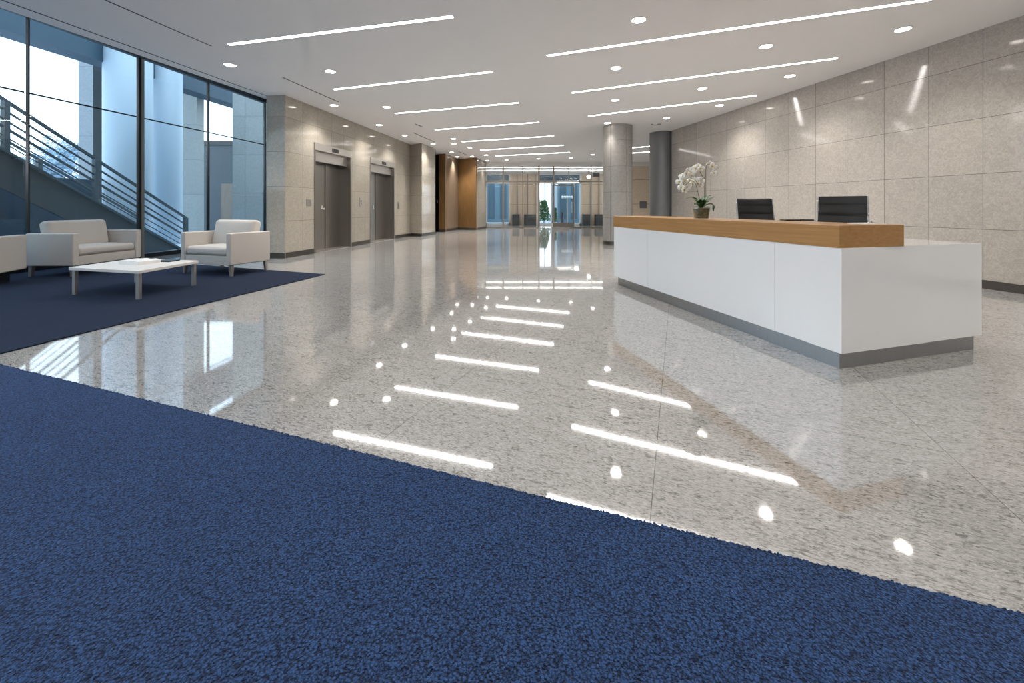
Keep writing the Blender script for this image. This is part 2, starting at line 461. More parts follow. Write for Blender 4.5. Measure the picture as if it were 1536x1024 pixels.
# ------------------------------------------------------------------ elevators
def elevator(s0, w, ht, label, split=.585, plate='disc'):
    o = Vector(A)+DL*s0
    t = thing('elevator', label, 'elevator', (o.x, o.y, 0), aL, 'steel elevator entrances')
    D = .39
    f = MB()
    for x0, x1, x2, x3 in ((-.045, .005, 0, .03), (w-.005, w+.045, w-.03, w)):
        MB().prism([(x0, -.012), (.03, -.012), (.03, D), (.002, D), (.002, -.001), (x0, -.001)] if x0 < 0 else [(w-.03, -.012), (x1, -.012), (x1, -.001), (w-.002, -.001), (w-.002, D), (w-.03, D)], 0, ht-.19).build('jamb', M_steel, t, bevel=.003)
    MB().box(-.045, w+.045, -.03, -.001, ht-.19, ht+.005).box(.002, w-.002, -.001, D, ht-.19, ht-.002).build('header', M_steel_lt, t, bevel=.003)
    MB().box(w*.42, w*.60, -.034, -.029, ht-.155, ht-.045).build('floor_indicator', M_dark, t)
    MB().box(.03, w-.03, .12, .2, ht-.47, ht-.19).build('transom_panel', M_steel_lt, t, bevel=.004)
    sp = .03+(w-.06)*split
    MB().box(.03, sp-.004, D, D+.05, .012, ht-.3).build('door_panel', M_steel, t, bevel=.003)
    d2 = MB().box(sp+.004, w-.03, D-.02, D+.03, .012, ht-.3).build('door_panel', M_steel, t, bevel=.003)
    MB().box(.03, w-.03, .0, D+.05, 0, .012).build('sill', M_steel_lt, t)
    k = MB()
    x = sp-.17
    if plate == 'disc':
        k.tube([(x, D, 1.24), (x, D-.02, 1.24)], .06, 20); k.tube([(x+.07, D, 1.20), (x+.07, D-.045, 1.20)], .035, 16); k.tube([(x-.005, D-.02, 1.28), (x-.005, D-.04, 1.28)], .022, 12)
    else:
        k.box(x-.03, x+.03, D-.012, D, 1.15, 1.32); k.tube([(x, D, 1.22), (x, D-.04, 1.22)], .02, 12)
    k.build('door_lock', M_chrome, t, bevel=.002)
elevator(E1[0], E1[1]-E1[0], 2.99, 'nearer of two brushed steel elevators, beside the window corner')
elevator(E2[0], E2[1]-E2[0], 2.97, 'farther of two brushed steel elevators, left of the stone pier', plate='plate')
def callp(s, w, z0, z1, label, kind):
    o = Vector(A)+DL*s
    t = thing('call_panel', label, 'call panel', (o.x, o.y, z0), aL)
    MB().box(-w/2, w/2, -.014, 0, 0, z1-z0).build('faceplate', M_steel_lt, t, bevel=.003)
    for k in range(2 if kind else 1):
        zc = (z1-z0)*(.5 if not kind else (.36+.26*k))
        MB().tube([(0, -.014, zc), (0, -.022, zc)], .022, 16).build('button', M_dark if kind else M_steel_lt, t, smooth=True)
callp((13.2-9.72)/.9894, .16, 1.27, 1.56, 'narrow steel call panel on the stone between the two elevators', 1)
callp((16.07-9.72)/.9894, .20, 1.20, 1.48, 'call panel on the stone to the right of the farther elevator', 1)
callp((10.58-9.72)/.9894, .19, 1.28, 1.45, 'small pale wall plate on the stone left of the nearer elevator', 0)

# ------------------------------------------------------------------ columns
cx, cy, cr = 3.545, 13.45, .485
col = MB().lathe([(cr, .0), (cr, CZ)], 64).build('column', M_stoneC, loc=(cx, cy, 0), smooth=True)
col.rotation_euler.z = R(-8)
tag(col, 'round stone-clad column standing behind the far end of the reception desk', 'column')
MB().lathe([(cr+.012, 0), (cr+.012, .13)], 64).build('base_ring', M_base, col, smooth=True)
tag(MB().lathe([(.42, 0), (.42, CZ)], 64).build('column', M_gun, loc=(5.47, 14.62, 0), smooth=True), 'smooth dark grey metal-clad column at the end of the right stone wall', 'column')

# ------------------------------------------------------------------ left glazing
aW = math.atan2(1, .1); wd = Vector((.1, 1)).normalized()
ys = [-4.0, -2.62, -.57, 1.48, 3.53, 5.58, 7.63, 9.68, 11.63, 13.93]
for i in range(len(ys)-1):
    y0, y1 = ys[i], ys[i+1]; Ln = (y1-y0)*math.hypot(1, .1)
    w = bpy.data.objects.new('window_%d' % (i+1), None); COL.objects.link(w); w.location = (WX(y0), y0, 0); w.rotation_euler = (0, 0, aW); struct(w)
    k = {7.63: .012, 9.68: .03, 11.63: .022, 13.93: .03}.get(y1, .02)
    fr = MB(); fr.box(Ln-k, Ln+k, -.03, .03, .0, 4.99)
    fr.box(0, Ln, -.03, .03, 0, .10)
    fr.build('window_frame', M_black, w)
    if i == 6:
        MB().box(Ln+.03, Ln+.10, -.04, .03, 0, 4.99).build('mullion_cover', M_mull, w)
    MB().box(0, Ln, -.06, .06, 4.86, 4.99).build('head_rail', M_exts, w)
    MB().box(.0, Ln-.055, -.012, .012, 3.405, 3.432).build('transom', M_black, w)
    MB().box(.0, Ln-.055, -.006, .006, .10, 3.405).build('pane', M_glass, w)
    MB().box(.0, Ln-.055, -.006, .006, 3.432, 4.86).build('pane', M_glass, w)
# ------------------------------------------------------------------ carpets
ca, cb_ = Vector((-3.98, 3.107)), Vector((1.532, 1.197)); cd = (cb_-ca).normalized()
def on(s): p = ca+cd*s; return (p.x, p.y)
carp = [on(-5.9), on(7.0), (3.9, -3.4), (-9.9, -3.4)]
o = MB().prism([on(-5.7), on(7.5), (on(7.5)[0], -3.6), (on(-5.7)[0], -3.6)], 0, .014).build('carpet', M_carpet)
tag(o, 'large bright blue textured loop carpet filling the foreground', 'carpet')
ed = MB(); rt = random.Random(3); nrm = Vector((-cd.y, cd.x))
s_ = -1.6
while s_ < 7.0:
    for row in range(2):
        p = ca+cd*(s_+rt.uniform(-.004, .004))+nrm*(rt.uniform(-.003, .007)-.006*row)
        r_ = rt.uniform(.0045, .0075); hh = rt.uniform(.010, .0165); a0 = rt.uniform(0, 6)
        vs = []
        for zz, k in ((0, 1.0), (hh*.7, 1.1), (hh, .55)):
            vs += [(p.x+r_*k*math.cos(a0+q*1.2566), p.y+r_*k*math.sin(a0+q*1.2566), zz) for q in range(5)]
        ed.add(vs, [(i*5+q, i*5+(q+1) % 5, (i+1)*5+(q+1) % 5, (i+1)*5+q) for i in range(2) for q in range(5)]+[(10, 11, 12, 13, 14)])
    s_ += .0065
e_ = ed.build('edge_pile', M_carpet, o, smooth=80); e_['kind'] = 'stuff'
rug = [(-3.43, 7.34), (-4.45, 2.72+.55), (-8.95, 3.27+1.45), (-9.2, 9.42)]
p1 = Vector((-3.43, 7.34)); e = Vector((-.87, -3.98)).normalized()
near = p1+e*4.12
rug = [tuple(p1), tuple(near), (near.x-4.9, near.y+1.70), (-9.25, 9.50)]
o = MB().prism(rug, 0, .012).build('rug', M_rug); tag(o, 'dark navy rug under the lounge chairs and coffee table', 'rug')

# ------------------------------------------------------------------ reception desk
u0 = Vector((2.495, 3.043)); uf = Vector((1.654, 6.486)); ue = Vector((4.083, 3.49))
U = (uf-u0).normalized(); V = (ue-u0).normalized(); LU = (uf-u0).length; LV = (ue-u0).length
def dp(a, b): p = u0+U*a+V*b; return (p.x, p.y)
def dpoly(a0, a1, b0, b1): return [dp(a0, b0), dp(a1, b0), dp(a1, b1), dp(a0, b1)]
desk = thing('reception_desk', 'long white lacquer reception desk with oak counter on steel plinth', 'desk', (u0.x, u0.y, 0))
inv = lambda poly: [(p[0]-u0.x, p[1]-u0.y) for p in poly]
ZT = .921
seams = [.0, .568, 2.59, LU]
for a, b in zip(seams[:-1], seams[1:]):
    MB().prism(inv(dpoly(a+(.0015 if a else 0), b-(.0015 if b < LU else 0), 0, .03)), .122, ZT).build('front_panel', M_lacq, desk, bevel=.0015)
MB().prism(inv(dpoly(.0, LU, .031, .66)), .125, ZT-.004).build('body', M_lacq, desk)
MB().prism(inv(dpoly(.004, .62, .661, LV)), .125, ZT-.001).build('side_return', M_lacq, desk)
MB().prism(inv([dp(-.012, 0), dp(-.012, LV), dp(.003, LV), dp(.003, 0)]), .122, ZT+.0005).build('end_panel', M_lacq, desk, bevel=.0015)
MB().prism(inv(dpoly(.62, LU-.05, .66, 1.15)), .70, .74).build('work_surface', M_lacq, desk, bevel=.002)
MB().prism(inv(dpoly(LU-.05, LU, .66, 1.15)), .122, .74).build('end_panel', M_lacq, desk, bevel=.002)
MB().prism(inv([dp(0.012, .012), dp(LU-.08, .03), dp(LU-.08, .6), dp(.55, .6), dp(.55, LV-.06), dp(.012, LV-.06)]), 0, .123).build('plinth', M_kick, desk)
# oak counter: an object of its own axes so that the grain follows the desk
aU = math.atan2(U.y, U.x)
ct = MB().box(0, LU+.02, -.66, 0.004, ZT, 1.094).build('counter', M_oak, desk, rot=(0, 0, aU), bevel=.002)

def nb(x, y, z, rz, parts, name, label, cat):
    t = thing(name, label, cat, (x, y, z), rz)
    return t
CT = 1.094
# notebook on a stand, paper pad
P = pc(1194, 332.0, CT); P = (2.93, 4.12)
t = thing('desk_tray', 'flat black open folder lying on the oak counter between the two chairs', 'folder', (P[0]+.0, P[1], CT), R(-12))
MB().box(-.125, -.005, -.08, .08, .002, .016).build('cover', M_blackp, t, bevel=.003)
MB().box(.005, .125, -.08, .08, .004, .018).build('cover', M_blackp, t, bevel=.003)
MB().tube([(0, -.085, .010), (0, .085, .010)], .010, 10).build('spine', M_blackp, t, smooth=True)
t.name = 'folder'
t = thing('paper_pad', 'white paper pad with pen at the right end of the oak counter', 'paper', (2.98, 3.36, CT), R(12))
MB().box(-.1, .1, -.08, .08, 0, .007).build('sheets', M_paper, t, bevel=.001)
MB().tube([(.02, -.03, .013), (.105, .04, .013)], .006, 8).build('pen', M_chrome, t, smooth=True)

# ------------------------------------------------------------------ orchid
ob = pc(1053.5, 329.6, CT)
orch = thing('potted_orchid', 'white flowering orchid in a clear pot on the oak counter', 'potted plant', (2.27, 4.80, CT), 0)
def ring(prof, n=40, sq=4.0):
    m = MB(); vs = []
    for r_, z in prof:
        for k in range(n):
            a = 2*math.pi*k/n+.5; c, s_ = math.cos(a), math.sin(a)
            q = (abs(c)**sq+abs(s_)**sq)**(-1/sq)
            vs.append((r_*q*c, r_*q*s_, z))
    mm = len(prof)
    fs = [(i*n+k, i*n+(k+1) % n, (i+1)*n+(k+1) % n, (i+1)*n+k) for i in range(mm-1) for k in range(n)]
    fs += [tuple(range(n))[::-1], tuple(range((mm-1)*n, mm*n))]
    return m.add(vs, fs)
ring([(.072, 0), (.074, .004), (.092, .155), (.088, .155), (.070, .012)]).build('pot', M_potg, orch, smooth=True)
ring([(.066, .010), (.069, .02), (.083, .125), (.07, .135)]).build('potting_bark', M_bark, orch, smooth=True)
def oc(qx, qy, dy=0):
    """crop pixel of the orchid (6.025 x, origin 880,170) -> local point"""
    px = 880+qx/6.025; py = 170+qy/6.025; Y = 4.80+dy
    return Vector(((px-768)/F*Y-2.27, dy, H+(HY-py)*Y/F-CT))
def leaf(pts, w, fold=.25):
    m = MB(); n = len(pts); vs = []; pts = [Vector(p) for p in pts]
    for i, p in enumerate(pts):
        t = i/(n-1); d = (pts[min(i+1, n-1)]-pts[max(i-1, 0)]).normalized()
        x = d.cross(Vector((0, 0, 1)))
        if x.length < .2: x = Vector((0, 1, 0))
        x.normalize(); up = x.cross(d)
        ww = w*(math.sin(math.pi*min(1, (t*.86+.12)))**.7)
        for k, q in enumerate((-1, -.5, 0, .5, 1)):
            vs.append(p+x*q*ww+up*abs(q)*ww*fold)
    o = len(vs)
    fs = [(i*5+k, i*5+k+1, (i+1)*5+k+1, (i+1)*5+k) for i in range(n-1) for k in range(4)]
    m.add(vs, fs); return m
def lf(o):
    s_ = o.modifiers.new('thick', 'SOLIDIFY'); s_.thickness = .003; return o
def curve(a, b, c, n=10):
    a, b, c = Vector(a), Vector(b), Vector(c)
    return [a*(1-t)**2+b*2*t*(1-t)+c*t*t for t in [i/(n-1) for i in range(n)]]
root = Vector((0.0, 0, .13))
for tip, mid, w in [(oc(895, 772, .0), oc(975, 725, -.03), .032), (oc(1000, 800, -.12), oc(1000, 740, -.09), .030), (oc(1150, 757, .04), oc(1100, 770, .03), .022),
                    (oc(1145, 885, -.05), oc(1160, 770, -.04), .034), (oc(975, 825, -.1), oc(1010, 790, -.08), .028), (oc(1100, 800, -.14), oc(1080, 750, -.1), .028), (oc(1120, 745, .12), oc(1070, 720, .1), .028)]:
    lf(leaf(curve(root, mid, tip), w*1.25).build('leaf', M_leaf, orch, smooth=60))
def stem(pts, r=.0035):
    P_ = [oc(*p) for p in pts]; out = []
    for i in range(len(P_)-1):
        p0 = P_[max(i-1, 0)]; p1 = P_[i]; p2 = P_[i+1]; p3 = P_[min(i+2, len(P_)-1)]
        for k in range(6):
            t = k/6
            out.append(.5*((2*p1)+(-p0+p2)*t+(2*p0-5*p1+4*p2-p3)*t*t+(-p0+3*p1-3*p2+p3)*t**3))
    out.append(P_[-1])
    return MB().tube(out, r, 8).build('stem', M_stem, orch, smooth=True)
stem([(1066, 830), (1064, 700), (1066, 600), (1040, 560), (1005, 505), (960, 515), (900, 560), (850, 610)])
stem([(1080, 830), (1077, 700), (1077, 600), (1078, 500), (1092, 465), (1125, 465), (1152, 500), (1152, 545)])
stem([(1040, 830, -.03), (1012, 745, -.04), (1000, 690, -.05), (980, 630, -.05), (940, 610, -.05), (880, 660, -.05)], .003)
def petal_mesh():
    m = MB()
    def pet(a, ln, wd, tilt):
        vs = []; n = 6
        for i in range(n):
            t = i/(n-1); r_ = .004+ln*t; w_ = wd*math.sin(math.pi*(t*.9+.08))**.6
            y = -tilt*math.sin(t*2.2)*.012
            for q in (-1, 0, 1):
                x0, z0 = q*w_, r_
                vs.append((x0*math.cos(a)-z0*math.sin(a), y+abs(q)*.003, x0*math.sin(a)+z0*math.cos(a)))
        m.add(vs, [(i*3+k, i*3+k+1, (i+1)*3+k+1, (i+1)*3+k) for i in range(n-1) for k in range(2)])
    for a in (90, -90): pet(R(a), .030, .019, 1.2)
    for a in (0, 130, -130): pet(R(a), .029, .012, .8)
    return m
b0 = petal_mesh().build('blossom', M_petal, orch, smooth=60); s_ = b0.modifiers.new('thick', 'SOLIDIFY'); s_.thickness = .0012
lipm = MB().lathe([(.001, -.004), (.007, 0), (.008, .005), (.005, .011), (.001, .014)], 10).build('lip', M_lip, b0, rot=(R(100), 0, 0), smooth=True)
spots = [(838, 620), (865, 570), (900, 548), (925, 520), (962, 530), (985, 500), (1008, 478), (1032, 500), (945, 565), (885, 610), (930, 612), (955, 640), (915, 650), (905, 670), (880, 692), (856, 672),
         (1010, 600), (1038, 606), (1000, 635), (1028, 642), (985, 610), (885, 575), (1110, 462), (1132, 478), (1157, 490), (1150, 540), (945, 535), (875, 640)]
for i, q in enumerate(spots):
    b = b0 if i == 0 else b0.copy()
    if i:
        COL.objects.link(b); l2 = lipm.copy(); COL.objects.link(l2); l2.parent = b
    b.location = oc(q[0], q[1], random.uniform(-.05, .03)); b.rotation_euler = (R(random.uniform(-25, 15)), R(random.uniform(-30, 30)), R(random.uniform(-45, 25)))
    k = random.uniform(1.2, 1.55); b.scale = (k, k, k)

# ------------------------------------------------------------------ office chairs
def office_chair(label, loc, rz, topz):
    t = thing('office_chair', label, 'chair', (*loc, 0), rz, 'black task chairs behind the desk')
    sh = .56; bw, bh = .46, topz-.62; tilt = R(13)
    # front faces local -y; back is at +y, leaning back
    def bk(x, z, off):   # z along the back, off = out of the back plane towards the sitter
        cur = .05*(1-(x/(bw/2))**2)
        return (x, .22+math.sin(tilt)*z+cur-off*math.cos(tilt), .60+math.cos(tilt)*z+off*math.sin(tilt)*.6)
    def pad(thk, sgn):
        vs = []; nx, nz = 10, 66
        for i in range(nz+1):
            z = bh*i/nz; ph = (i/nz*7) % 1
            rib = .015*(1-abs(2*ph-1)**6)
            edge = min(1, min(i, nz-i)/2.0)**.5
            for j in range(nx+1):
                x = -bw/2+bw*j/nx; ej = min(1, min(j, nx-j)/1.0)**.5
                vs.append(bk(x*(1-.03*(z/bh)), z, sgn*(thk+rib*edge)*ej))
        return vs, [(i*(nx+1)+j, i*(nx+1)+j+1, (i+1)*(nx+1)+j+1, (i+1)*(nx+1)+j) for i in range(nz) for j in range(nx)]
    m = MB(); m.add(*pad(.012, 1)); m.add(*pad(.006, -1)); m.build('backrest', M_leather, t, smooth=60)
    for s_ in (-1, 1):
        pts = [bk(s_*(bw/2+.004)*(1-.03*z), bh*z, 0) for z in [k/8 for k in range(9)]]
        f = MB(); 
        for a, b in zip(pts[:-1], pts[1:]): f.bar(a, b, .014, .036, up=(0, 1, 0))
        f.build('back_frame', M_chrome, t, bevel=.002)
    rbox(.50, .48, .09, .04, .012).build('seat', M_leather, t, loc=(0, -.02, sh), smooth=60)
    for s_ in (-1, 1):
        a = MB(); a.bar((s_*.27, .19, .60), (s_*.27, .19, .74), .02, .03, (0, 1, 0)); a.bar((s_*.27, .20, .75), (s_*.27, -.14, .75), .035, .02); a.bar((s_*.27, -.13, .74), (s_*.27, -.13, .55), .02, .03, (0, 1, 0))
        a.bar((s_*.27, .19, .55), (s_*.27, .19, .62), .02, .03, (0, 1, 0)); a.bar((s_*.27, -.14, .545), (s_*.27, .2, .545), .02, .02)
        a.build('armrest', M_chrome, t, bevel=.003)
    MB().bar((0, .16, .53), (0, .30, .66), .10, .015, (1, 0, 0)).build('back_support', M_chrome, t)
    MB().tube([(0, 0, .10), (0, 0, .32), (0, 0, .32), (0, 0, .515)], [.028, .028, .018, .018], 16).build('gas_column', M_chrome, t, smooth=True)
    for k in range(5):
        a = 2*math.pi*k/5+.3; e_ = (math.cos(a)*.30, math.sin(a)*.30)
        lg = MB().bar((0, 0, .12), (e_[0], e_[1], .085), .035, .03).build('leg', M_chrome, t, bevel=.004)
        MB().tube([(e_[0]-.02*math.sin(a), e_[1]+.02*math.cos(a), .03), (e_[0]+.02*math.sin(a), e_[1]-.02*math.cos(a), .03)], .03, 16).build('caster', M_blackp, lg, smooth=True)
    return t
office_chair('black ribbed office chair nearer the orchid, behind the desk', (3.36, 5.33), R(-14), 1.40)
office_chair('black ribbed office chair behind the desk, nearer its oak end', (3.645, 4.42), R(-40), 1.405)

# ------------------------------------------------------------------ lounge seats
def lounge(label, loc, rz, W, D, name='armchair', armw=.115, cat='armchair', plinth=False, group=None):
    t = thing(name, label, cat, (*loc, .012), rz, group)
    zb, za, zs = .19, .765, .36
    for s_ in (-1, 1):
        MB().box(-armw/2, armw/2, -D/2, D/2, zb, za).build('arm', M_fab, t, loc=(s_*(W/2-armw/2), 0, 0), bevel=.022, seg=3)
    iw = W-2*armw
    MB().box(-iw/2, iw/2, -D/2+.015, D/2-.02, zb, zs-.01).build('base', M_fab, t, bevel=.012)
    MB().box(-iw/2, iw/2, D/2-.14, D/2, zb, za-.02).build('back_panel', M_fab, t, bevel=.02, seg=3)
    o = rbox(iw-.012, D-.17, .145, .05, .030, side=.008).build('seat_cushion', M_fab, t, loc=(0, -.07, zs+.0725), smooth=80)
    o = rbox(iw-.02, .20, .52, .07, .0, side=.035).build('back_cushion', M_fab, t, loc=(0, D/2-.20, zs+.36), rot=(R(-10), 0, 0), smooth=80)
    if plinth:
        MB().box(-W/2+.14, W/2-.14, -D/2+.12, D/2-.12, 0, zb+.005).build('plinth', M_blackp, t)
    else:
        for sx in (-1, 1):
            for sy in (-1, 1):
                x = sx*(W/2-.06); y = sy*(D/2-.06); m = MB()
                vs = []
                for (zz, ww, dx) in ((0, .022, .015), (zb+.01, .032, 0)):
                    for i, j in ((-1, -1), (1, -1), (1, 1), (-1, 1)): vs.append((x+sx*dx+i*ww, y+sy*dx*.5+j*ww, zz))
                m.add(vs, [(3, 2, 1, 0), (4, 5, 6, 7), (0, 1, 5, 4), (1, 2, 6, 5), (2, 3, 7, 6), (3, 0, 4, 7)])
                m.build('leg', M_leg, t, bevel=.003)
    return t
lounge('pale grey armchair by the window, right of the coffee table', (-5.44, 7.62), R(-18), 1.27, .80)
lounge('pale grey two-seat sofa with its back to the windows, behind the coffee table', (-8.12, 7.66), R(90), 1.30, .84, 'sofa', cat='sofa')
lounge('pale grey armchair on a dark plinth, cut off by the left edge', (-8.50, 6.12), R(180+22), 1.05, .95, plinth=True)

# coffee table
ax = Vector((-1.21, .30)); ay = Vector((.0, .97))
c0 = Vector((-4.95, 5.30))
tbl = thing('coffee_table', 'low rectangular coffee table with cream top and square metal legs', 'table', (c0.x, c0.y, .012), 0)
def tp(a, b, inset=0):
    p = ax*a+ay*b; return (p.x, p.y)
corners = [tp(-.02, -.02), tp(1.03, -.02), tp(1.03, 1.03), tp(-.02, 1.03)]
MB().prism(corners, .345, .385).build('tabletop', M_ttop, tbl, bevel=.004)
for a, b in ((0.02, 0.025), (.98, 0.025), (.98, .975), (.02, .975)):
    x, y = tp(a, b); MB().bar((x, y, 0), (x, y, .347), .045, .045, (0, 1, 0)).build('leg', M_leg, tbl, bevel=.003)
ZC = .397
t = thing('magazine', 'white curved magazine lying open on the coffee table', 'magazine', (-5.56, 5.98, ZC), R(-14))
def leafpage(sg):
    m = MB(); vs = []; n = 10
    for i in range(n+1):
        x = sg*.19*i/n; z = .046+.016*math.sin(math.pi*min(1, i/n*1.0))*(1-i/n*.3)
        for y in (-.15, .15): vs += [(x, y, z), (x, y, .0)]
    fs = []
    for i in range(n):
        a = i*4; b = a+4
        fs += [(a, b, b+2, a+2), (a+1, a+3, b+3, b+1), (a, a+1, b+1, b), (a+2, b+2, b+3, a+3)]
    fs += [(0, 2, 3, 1), (4*n, 4*n+1, 4*n+3, 4*n+2)]
    return m.add(vs, fs)
for sg in (-1, 1): leafpage(sg).build('page', M_paper, t, smooth=40)
tag(MB().box(-.13, .13, -.09, .09, 0, .018).build('book', M_blackp, loc=(-5.36, 6.22, ZC), rot=(0, 0, R(-8)), bevel=.002), 'thin black book behind the white magazine on the coffee table', 'book')

# ------------------------------------------------------------------ ceiling fittings
def strip(a, b, label):
    A_ = pc(*a, CZ); B_ = pc(*b, CZ); d = B_-A_; Ln = d.length; mid = (A_+B_)/2
    t = thing('linear_ceiling_light', label, 'ceiling light', (mid.x, mid.y, CZ), math.atan2(d.y, d.x), 'recessed linear ceiling lights')
    fr = MB(); w = .034
    fr.box(-Ln/2-.012, Ln/2+.012, -w-.012, -w, -.006, .0); fr.box(-Ln/2-.012, Ln/2+.012, w, w+.012, -.006, .0)
    fr.box(-Ln/2-.012, -Ln/2, -w, w, -.006, .0); fr.box(Ln/2, Ln/2+.012, -w, w, -.006, .0)
    fr.build('trim_frame', M_white, t)
    MB().box(-Ln/2, Ln/2, -w, w, -.005, -.001).build('diffuser', M_strip, t)
strip((343, 66.5), (679, 24.5), 'nearest and largest linear ceiling light in the left row')
strip((501, 134), (738, 107.5), 'second linear ceiling light from the front in the left row')
strip((593, 170), (777, 154), 'third linear ceiling light from the front in the left row')
strip((653, 194.5), (808, 183.3), 'fourth linear ceiling light from the front in the left row')
strip((693, 212.5), (830.5, 203.8), 'fifth linear ceiling light in the left row, third from its far end')
strip((721, 225), (845, 217.8), 'sixth linear ceiling light in the left row, second from its far end')
strip((744, 233.8), (854.5, 228.4), 'farthest and shortest linear ceiling light in the left row')
strip((821, 83.5), (1398, -1.5), 'longest linear ceiling light at upper right, leaving the frame')
strip((858, 139), (1256, 87), 'middle of the three long linear ceiling lights on the right')
strip((883, 174), (1135, 143), 'farthest of the three long linear ceiling lights on the right')
strip((935, 222.5), (992, 218), 'upper of two short linear lights between the columns')
strip((935, 230.3), (992, 226.5), 'lower of two short linear lights between the columns')

DN = [
 (345, 97.5, 'recessed round downlight at far left, below the largest linear light'),
 (495.5, 107, 'recessed round downlight above the left end of the second linear light'),
 (501, 158, 'recessed round downlight at the end of the ceiling slot near the nearer elevator'),
 (580, 160.5, 'recessed round downlight left of the third linear light'),
 (568.6, 187.5, 'recessed round downlight close to the elevator wall above the nearer elevator'),
 (607, 203, 'recessed round downlight above the wall at the farther elevator'),
 (649.5, 216, 'recessed round downlight over the outer corner of the stone pier'),
 (680, 208, 'upper of two stacked round downlights left of the fifth linear light'),
 (681, 215.6, 'lower of two stacked round downlights left of the fifth linear light'),
 (704.8, 221.5, 'recessed round downlight just left of the sixth linear light'),
 (677.5, 228.3, 'recessed round downlight in front of the wooden niche'),
 (708.3, 234.6, 'recessed round downlight above the flat oak panel'),
 (729, 232.5, 'recessed round downlight just left of the farthest left linear light'),
 (686, 235.2, 'recessed round downlight washing the taupe wooden niche panel'),
 (731, 240.6, 'recessed round downlight at the far stone return beside the glass'),
 (759.8, 240, 'leftmost of the round downlights in the row before the glass entrance'),
 (807.5, 238, 'middle round downlight in the row before the glass entrance'),
 (856.5, 236.8, 'right round downlight in the row before the glass entrance'),
 (889, 232, 'recessed round downlight left of the stone column, nearer of a pair'),
 (911, 184.5, 'recessed round downlight directly in front of the stone column'),
 (958, 29.7, 'large round downlight at top centre above the longest linear light'),
 (1149, 69.5, 'round downlight between the longest and middle right linear lights'),
 (1354.7, 43.7, 'rightmost round downlight, nearest the right stone wall'),
 (924, 102, 'round downlight between left ends of longest and middle right linear lights'),
 (1184.8, 114, 'round downlight below the right end of the middle right linear light'),
 (1053.5, 132.8, 'round downlight between the middle and farthest right linear lights'),
 (922.7, 150, 'round downlight between left ends of middle and farthest right linear lights'),
 (1079, 158, 'round downlight below the right part of the farthest right linear light'),
 (999.6, 177, 'round downlight in front of the dark metal column'),
]
ringm = discm = None
SPOT_W = 150
ld = bpy.data.lights.new('downlight_lamp', 'SPOT'); ld.energy = SPOT_W; ld.color = (1, .94, .855); ld.spot_size = R(120); ld.spot_blend = 1; ld.shadow_soft_size = .07
ld3 = ld.copy(); ld3.spot_size = R(100); ld3.energy = 260; ld2 = ld.copy(); ld2.spot_size = R(84); ld2.energy = 80
for px, py, lab in DN:
    p = pc(px, py, CZ)
    t = thing('downlight', lab, 'ceiling light', (p.x, p.y, CZ), 0, 'round recessed downlights')
    if ringm is None:
        a = MB(); n = 32; vs = []
        for r_, z in ((.112, 0), (.112, -.006), (.098, -.009), (.092, -.002)):
            vs += [(r_*math.cos(2*math.pi*k/n), r_*math.sin(2*math.pi*k/n), z) for k in range(n)]
        a.add(vs, [(i*n+k, i*n+(k+1) % n, (i+1)*n+(k+1) % n, (i+1)*n+k) for i in range(3) for k in range(n)])
        ringm = a.build('trim_ring', M_white, t, smooth=True)
        discm = MB().lathe([(.093, -.004), (.093, -.001)], 32).build('lens', M_disc, t)
    else:
        for s_ in (ringm, discm): c = s_.copy(); COL.objects.link(c); c.parent = t
    lo = bpy.data.objects.new('lamp', ld3 if 'washing' in lab else ld2 if 'column' in lab or 'niche' in lab or 'stone return' in lab else ld); COL.objects.link(lo); lo.parent = t; lo.location = (0, 0, -.03)
# extra ceiling lights added out of view to light the room (same fittings)
for x, y in ((-6.0, 3.4), (-2.6, 2.6), (1.0, 2.2), (4.4, 1.6), (-5.4, -.4), (-1.8, -1.2), (1.8, -1.8), (5.6, -1.6), (7.3, .8), (6.6, 3.2), (7.2, 18), (7.6, 21), (9.6, 19.5)):
    t = thing('downlight', 'extra round downlight added out of view to light the room', 'ceiling light', (x, y, CZ), 0, 'round recessed downlights')
    for s_ in (ringm, discm): c = s_.copy(); COL.objects.link(c); c.parent = t
    lo = bpy.data.objects.new('lamp', ld); COL.objects.link(lo); lo.parent = t; lo.location = (0, 0, -.03)
t0_ = [o for o in bpy.data.objects if o.name.startswith('linear_ceiling_light')][0]
for x, y in ((-3.1, 3.9), (-3.6, 1.3), (1.6, 1.6), (1.2, -1.2)):
    c = copy_tree(t0_); c.location = (x, y, CZ); c['label'] = 'extra linear ceiling light added out of view to light the room'

def vent(a, b, w, label):
    A_ = pc(*a, CZ); B_ = pc(*b, CZ); d = B_-A_; Ln = d.length
    o = MB().box(0, Ln, -w/2, w/2, -.004, .0).build('ceiling_vent', M_dark, loc=A_, rot=(0, 0, math.atan2(d.y, d.x)))
    tag(o, label, 'ceiling vent')
vent((158, 0), (317, 69), .022, 'long thin dark slot vent in the ceiling at upper left')
vent((424, 116), (508, 153), .03, 'thin dark slot vent above the stone corner by the windows')
vent((623, 186), (633, 190), .05, 'very short dark slot vent above the stone pier')
vent((620, 199), (652, 213), .05, 'thin dark slot vent running to the stone pier downlight')
vent((685, 226), (699.5, 232), .06, 'short dark slot vent before the wooden niche')
vent((976, 186.5), (979.5, 186.3), .10, 'tiny dark square ceiling fitting left of the rectangular one by the metal column')
vent((986, 186.3), (992, 186), .12, 'small dark rectangular ceiling vent above the metal column')

